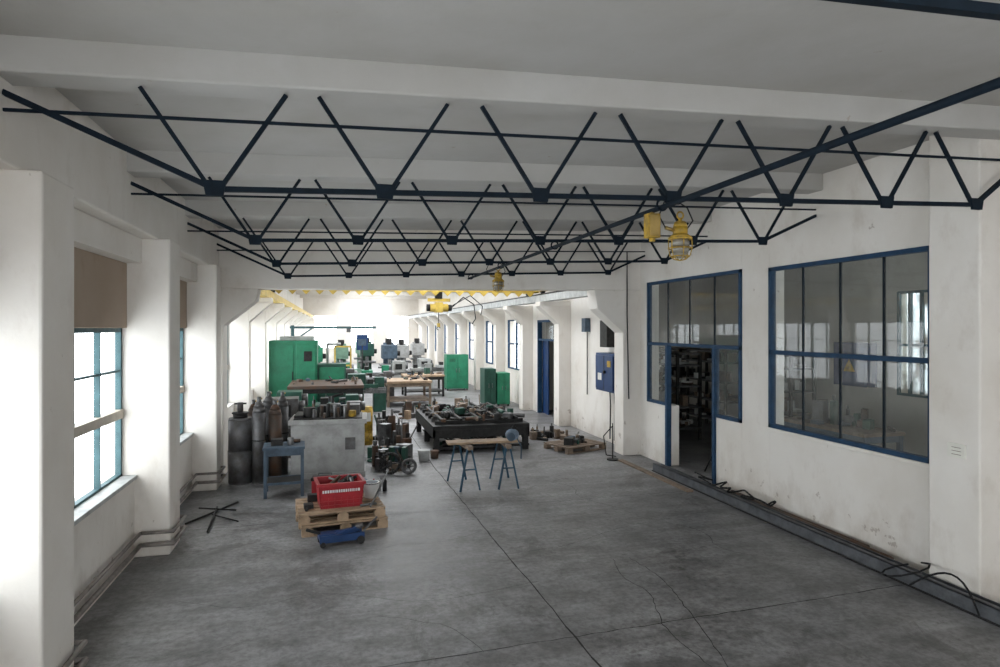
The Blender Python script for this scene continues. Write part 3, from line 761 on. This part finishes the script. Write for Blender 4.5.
def sawhorse(x, y, rot=0):
    s = B('sawhorse', loc=(x, y, 0), rot=rot)
    s.box(-.045, .045, -.42, .42, .68, .745, OWOOD)
    for sy in (-.36, .36):
        for sx in (-1, 1): s.bar((sx*.03, sy, .71), (sx*.17, sy*1.1, .0), .03, .03, TEAL)
        s.bar((-.10, sy*1.05, .35), (.10, sy*1.05, .35), .022, .022, TEAL)
    s.done(.004)
sawhorse(2.13, 10.78, 0.1); sawhorse(2.84, 10.75, -.05)
b = B('wooden_plank', loc=(2.47, 10.66, .746), rot=-.03); b.box(-.64, .60, -.14, .16, 0, .035, WOOD); plank = b.done(.004)
b = B('electric_motor', loc=(2.93, 10.53, .782), parent=plank)
b.ball((0, 0, .10), .12, BAGM, sc=(1.0, .9, .85)); b.cyl((-.05, 0, .1), (-.05, -.14, .08), .07, SBLUE); b.cyl((.0, 0, .2), (.05, 0, .26), .025, DARK); b.tube([(.08, 0, .05), (.15, -.05, -.1), (.13, -.1, -.3)], .012, SBLUE); b.done()

q = pallet(5.2, 13.45, 0, .35, m=OWOOD)
clutter('scrap_metal', 4.9, 5.5, 13.2, 13.7, .142, 12, .16, parent=q)
clutter('scrap_metal_pile', 4.6, 5.8, 14.6, 15.6, 0, 22, .3, [DARK, OWOOD, RUST])
b = B('gas_hose_stand', loc=(5.5, 12.1, 0)); b.cyl((0, 0, 0), (0, 0, .03), .12, DARK); b.cyl((0, 0, .03), (0, 0, .75), .012, DARK); b.tube([(0, 0, .7), (-.2, 0, .5), (-.12, .05, .1), (.12, .1, .05)], .01, BLACK); b.done()
b = B('small_buckets', loc=(1.75, 13.0, 0)); b.lathe([(.1, 0), (.13, .22)], LGREY, seg=16); b.lathe([(.08, 0), (.09, .16)], RUST, (.25, .2, 0)); b.done()

g = B('green_milling_machine', loc=(-1.12, 20.6, 0))
g.box(-.78, .60, -.55, .6, .0, 2.32, GREEN); g.box(-.72, -.08, -.58, -.55, .3, 2.2, GREEN); g.box(0, .55, -.58, -.55, .3, 2.2, GREEN)
g.box(-.12, -.09, -.6, -.58, 1.1, 1.4, DARK); g.box(.22, .45, -.6, -.58, 1.7, 2.0, DARK); g.box(.60, 1.45, -.4, .4, 0, 1.6, DGREEN); g.box(.66, 1.4, -.43, -.4, .9, 1.5, GREEN)
g.box(-.78, .60, -.62, .6, 0, .15, DARK); g.box(-.5, .5, -.3, .3, 2.32, 2.45, LGREY); g.tube([(.9, 0, 1.6), (.9, 0, 2.2), (1.3, 0, 2.2)], .04, LGREY)
g.done(.02)
def cabinet(name, x0, x1, y0, y1, h, m):
    b = B(name, loc=((x0+x1)/2, (y0+y1)/2, 0)); a = (x1-x0)/2; c_ = (y1-y0)/2
    b.box(-a, a, -c_, c_, .08, h, m); b.box(-a+.04, -.01, -c_-.02, -c_, .15, h-.06, m); b.box(.01, a-.04, -c_-.02, -c_, .15, h-.06, m)
    for s in (-.06, .06): b.cyl((s, -c_-.05, h*.5), (s, -c_-.05, h*.62), .012, STEEL)
    for sx in (-a+.05, a-.05):
        for sy in (-c_+.05, c_-.05): b.box(sx-.03, sx+.03, sy-.03, sy+.03, 0, .08, DARK)
    for k in range(4): b.box(-a+.12, -.1, -c_-.03, -c_-.02, h*.8+k*.04, h*.8+.015+k*.04, DARK)
    b.done(.01)
cabinet('green_cabinet', 4.65, 5.6, 27.2, 27.9, 1.55, GREEN)
cabinet('green_cabinet', 4.95, 5.35, 21.3, 22.0, 1.3, DGREEN)
cabinet('green_cabinet', 5.4, 5.85, 21.3, 22.0, 1.15, GREEN)
q = bench('wooden_workbench', 1.7, 3.25, 22.0, 23.6, .88, WOOD, OWOOD, .08)
clutter('bench_tools', 1.8, 3.1, 22.1, 23.4, .88, 10, .15, parent=q)
q = bench('wooden_workbench', 2.6, 4.2, 25.0, 26.2, .85, WOOD, DARK, .07)
clutter('bench_tools', 2.7, 4.1, 25.1, 26.1, .85, 12, .25, parent=q)
lathe_machine('lathe', 1.0, 21.2, .0, DGREEN, 1.2)
lathe_machine('lathe', 1.1, 24.0, .1, GUN, 2.0)
lathe_machine('lathe', 4.9, 31, .05, LGREY, 2.0)
lathe_machine('lathe', 1.2, 28, .0, GREEN, 2.2)
lathe_machine('lathe', 3.4, 29, .0, GREY, 1.8)
lathe_machine('lathe', -.9, 23.2, .0, GREY, 1.6)
def drillmach(x, y, h, m=BLUE):
    b = B('drilling_machine', loc=(x, y, 0))
    b.box(-.5, .5, -.5, .4, 0, .35, m); b.box(-.25, .25, 0, .4, .35, h, m); b.box(-.35, .35, -.6, .4, h-.75, h-.1, m); b.cyl((0, -.4, h-.75), (0, -.4, h-1.15), .08, STEEL)
    b.box(-.45, .45, -.6, .1, .9, 1.0, STEEL); b.cyl((0, -.3, .35), (0, -.3, .9), .1, STEEL); b.cyl((.35, -.3, h-.5), (.5, -.3, h-.5), .12, DARK); b.cyl((0, .1, h-.1), (0, .1, h+.2), .16, DARK)
    b.done(.02)
drillmach(2.5, 31, 2.0, SBLUE); drillmach(3.4, 34, 1.9, GREY); drillmach(.3, 33.5, 1.9, LGREEN); drillmach(4.6, 37, 1.9, GREY); drillmach(-.9, 31, 1.9, GREEN); drillmach(1.5, 38, 2.0, LGREEN); drillmach(1.6, 34, 2.0, DGREEN)
y = B('yellow_guard_frame', loc=(.3, 25.8, 0))
for sx in (-.3, .3): y.box(sx-.03, sx+.03, -.03, .03, 0, 2.0, YELB)
y.box(-.3, .3, -.03, .03, 1.94, 2.0, YELB); y.box(-.3, .3, -.03, .03, 1.2, 1.26, YELB); y.box(-.5, .5, -.3, .3, 0, .05, DARK); y.done()
y = B('blue_notice_board', loc=(1.2, 29.7, 0)); y.box(-.25, .25, -.02, .02, 1.7, 2.4, BLUE); y.box(-.18, .18, -.03, -.02, 1.9, 2.2, SBLUE); y.cyl((0, 0, 0), (0, 0, 1.9), .03, DARK); y.cyl((0, 0, 0), (0, 0, .03), .2, DARK); y.done()
j = B('jib_crane', loc=(-1.5, 24.6, 0)); j.cyl((0, 0, 0), (0, 0, 2.8), .06, TEALF); j.box(-.1, 3.0, -.04, .04, 2.68, 2.76, TEALF); j.bar((0, 0, 2.2), (.7, 0, 2.7), .05, .05, TEALF); j.cyl((0, 0, 0), (0, 0, .04), .25, DARK); j.box(1.92, 2.08, -.07, .07, 2.54, 2.68, GUN); j.done()
clutter('castings_pile', 3.6, 4.6, 18.5, 20.5, 0, 30, .5)
clutter('offcuts_pile', -1.85, -1.45, 13.3, 15.8, 0, 30, .6)
clutter('castings_pile', 1.9, 3.2, 19.0, 21.0, 0, 40, .45, [DARK, GUN, RUST, WOOD, DGREEN])

# side room content
def rack(name, x, y):
    r = B(name, loc=(x, y, 0))
    for sx in (-.3, .3):
        for sy in (-.9, .9): r.box(sx-.03, sx+.03, sy-.03, sy+.03, 0, 2.1, DARK)
    for z in (.3, .8, 1.3, 1.8, 2.08): r.box(-.33, .33, -.93, .93, z-.02, z+.02, GUN)
    q = r.done()
    for z in (.32, .82, 1.32, 1.82): clutter('stored_parts', x-.2, x+.2, y-.75, y+.75, z, 14, .3, [OWOOD, DARK, WHITE, LGREY, RUST], .1, .3, parent=q)
rack('storage_rack', 9.9, 15.2); rack('shelving_unit', 9.9, 17.4); rack('parts_shelf', 8.2, 14.6); rack('tool_shelf', 9.9, 12.8)
# tripod roller stand in the doorway
s = B('tripod_stand', loc=(6.95, 10.55, 0))
s.cyl((0, 0, .35), (0, 0, 1.0), .02, STEEL)
for k in range(3):
    a = k*2*math.pi/3+.4; s.cyl((0, 0, .6), (.26*math.cos(a), .26*math.sin(a), 0), .014, DARK); s.cyl((0, 0, .3), (.17*math.cos(a), .17*math.sin(a), .2), .008, DARK)
s.cyl((0, -.16, 1.03), (0, .16, 1.03), .035, STEEL); s.box(-.03, .03, -.18, .18, .97, 1.0, DARK); s.done()
b = B('switch_cabinet'); b.box(XS-.25, XS-.01, 10.6, 11.5, 1.5, 2.4, BLUE); b.box(XS-.27, XS-.25, 10.65, 11.45, 1.55, 2.35, BLUE)
b.prism([(XS-.275, 10.9, 1.8), (XS-.275, 11.2, 1.8), (XS-.275, 11.05, 2.06)], (.005, 0, 0), YEL); b.done(.005)
q = bench('workbench', 8.9, 9.8, 9.2, 11.4, .85, OWOOD, SBLUE, .06)
clutter('bench_tools', 9.0, 9.7, 9.3, 11.3, .85, 18, .45, parent=q)

# ------------------------------------------------------------------ lights
W = bpy.data.worlds.new('World'); S.world = W; W.use_nodes = True
bg = W.node_tree.nodes['Background']; bg.inputs['Color'].default_value = (0.92, 0.96, 1.0, 1); bg.inputs['Strength'].default_value = 7.0
for (loc, (w_, h_), side) in portals:
    l = bpy.data.lights.new('window_portal', 'AREA'); l.shape = 'RECTANGLE'; l.size = w_; l.size_y = h_
    l.cycles.is_portal = True
    o = bpy.data.objects.new('window_portal', l); COL.objects.link(o); o.location = loc
    d = {'L': Vector((1, 0, 0)), 'R': Vector((-1, 0, 0)), 'B': Vector((0, 1, 0)), 'F': Vector((0, -1, 0))}[side]
    z = -d; yv = Vector((0, 0, 1)); xv = yv.cross(z)
    o.rotation_euler = Matrix((xv, yv, z)).transposed().to_euler()
for (a, b_) in sky:
    l = bpy.data.lights.new('rooflight_portal', 'AREA'); l.shape = 'RECTANGLE'; l.size = 3.6; l.size_y = b_-a; l.cycles.is_portal = True
    o = bpy.data.objects.new('rooflight_portal', l); COL.objects.link(o); o.location = (2.4, (a+b_)/2, ZF+.22)

# ------------------------------------------------------------------ camera
cam = bpy.data.cameras.new('camera'); co = bpy.data.objects.new('camera', cam); COL.objects.link(co)
co.location = (0, 0, 2.7); co.rotation_euler = (math.radians(90), 0, -math.radians(14.46))
cam.sensor_width = 36; cam.lens = 23.04; cam.shift_y = -0.0055; cam.clip_end = 200
S.camera = co
S.view_settings.view_transform = 'Standard'
S.view_settings.look = 'None'
S.view_settings.exposure = 0.15
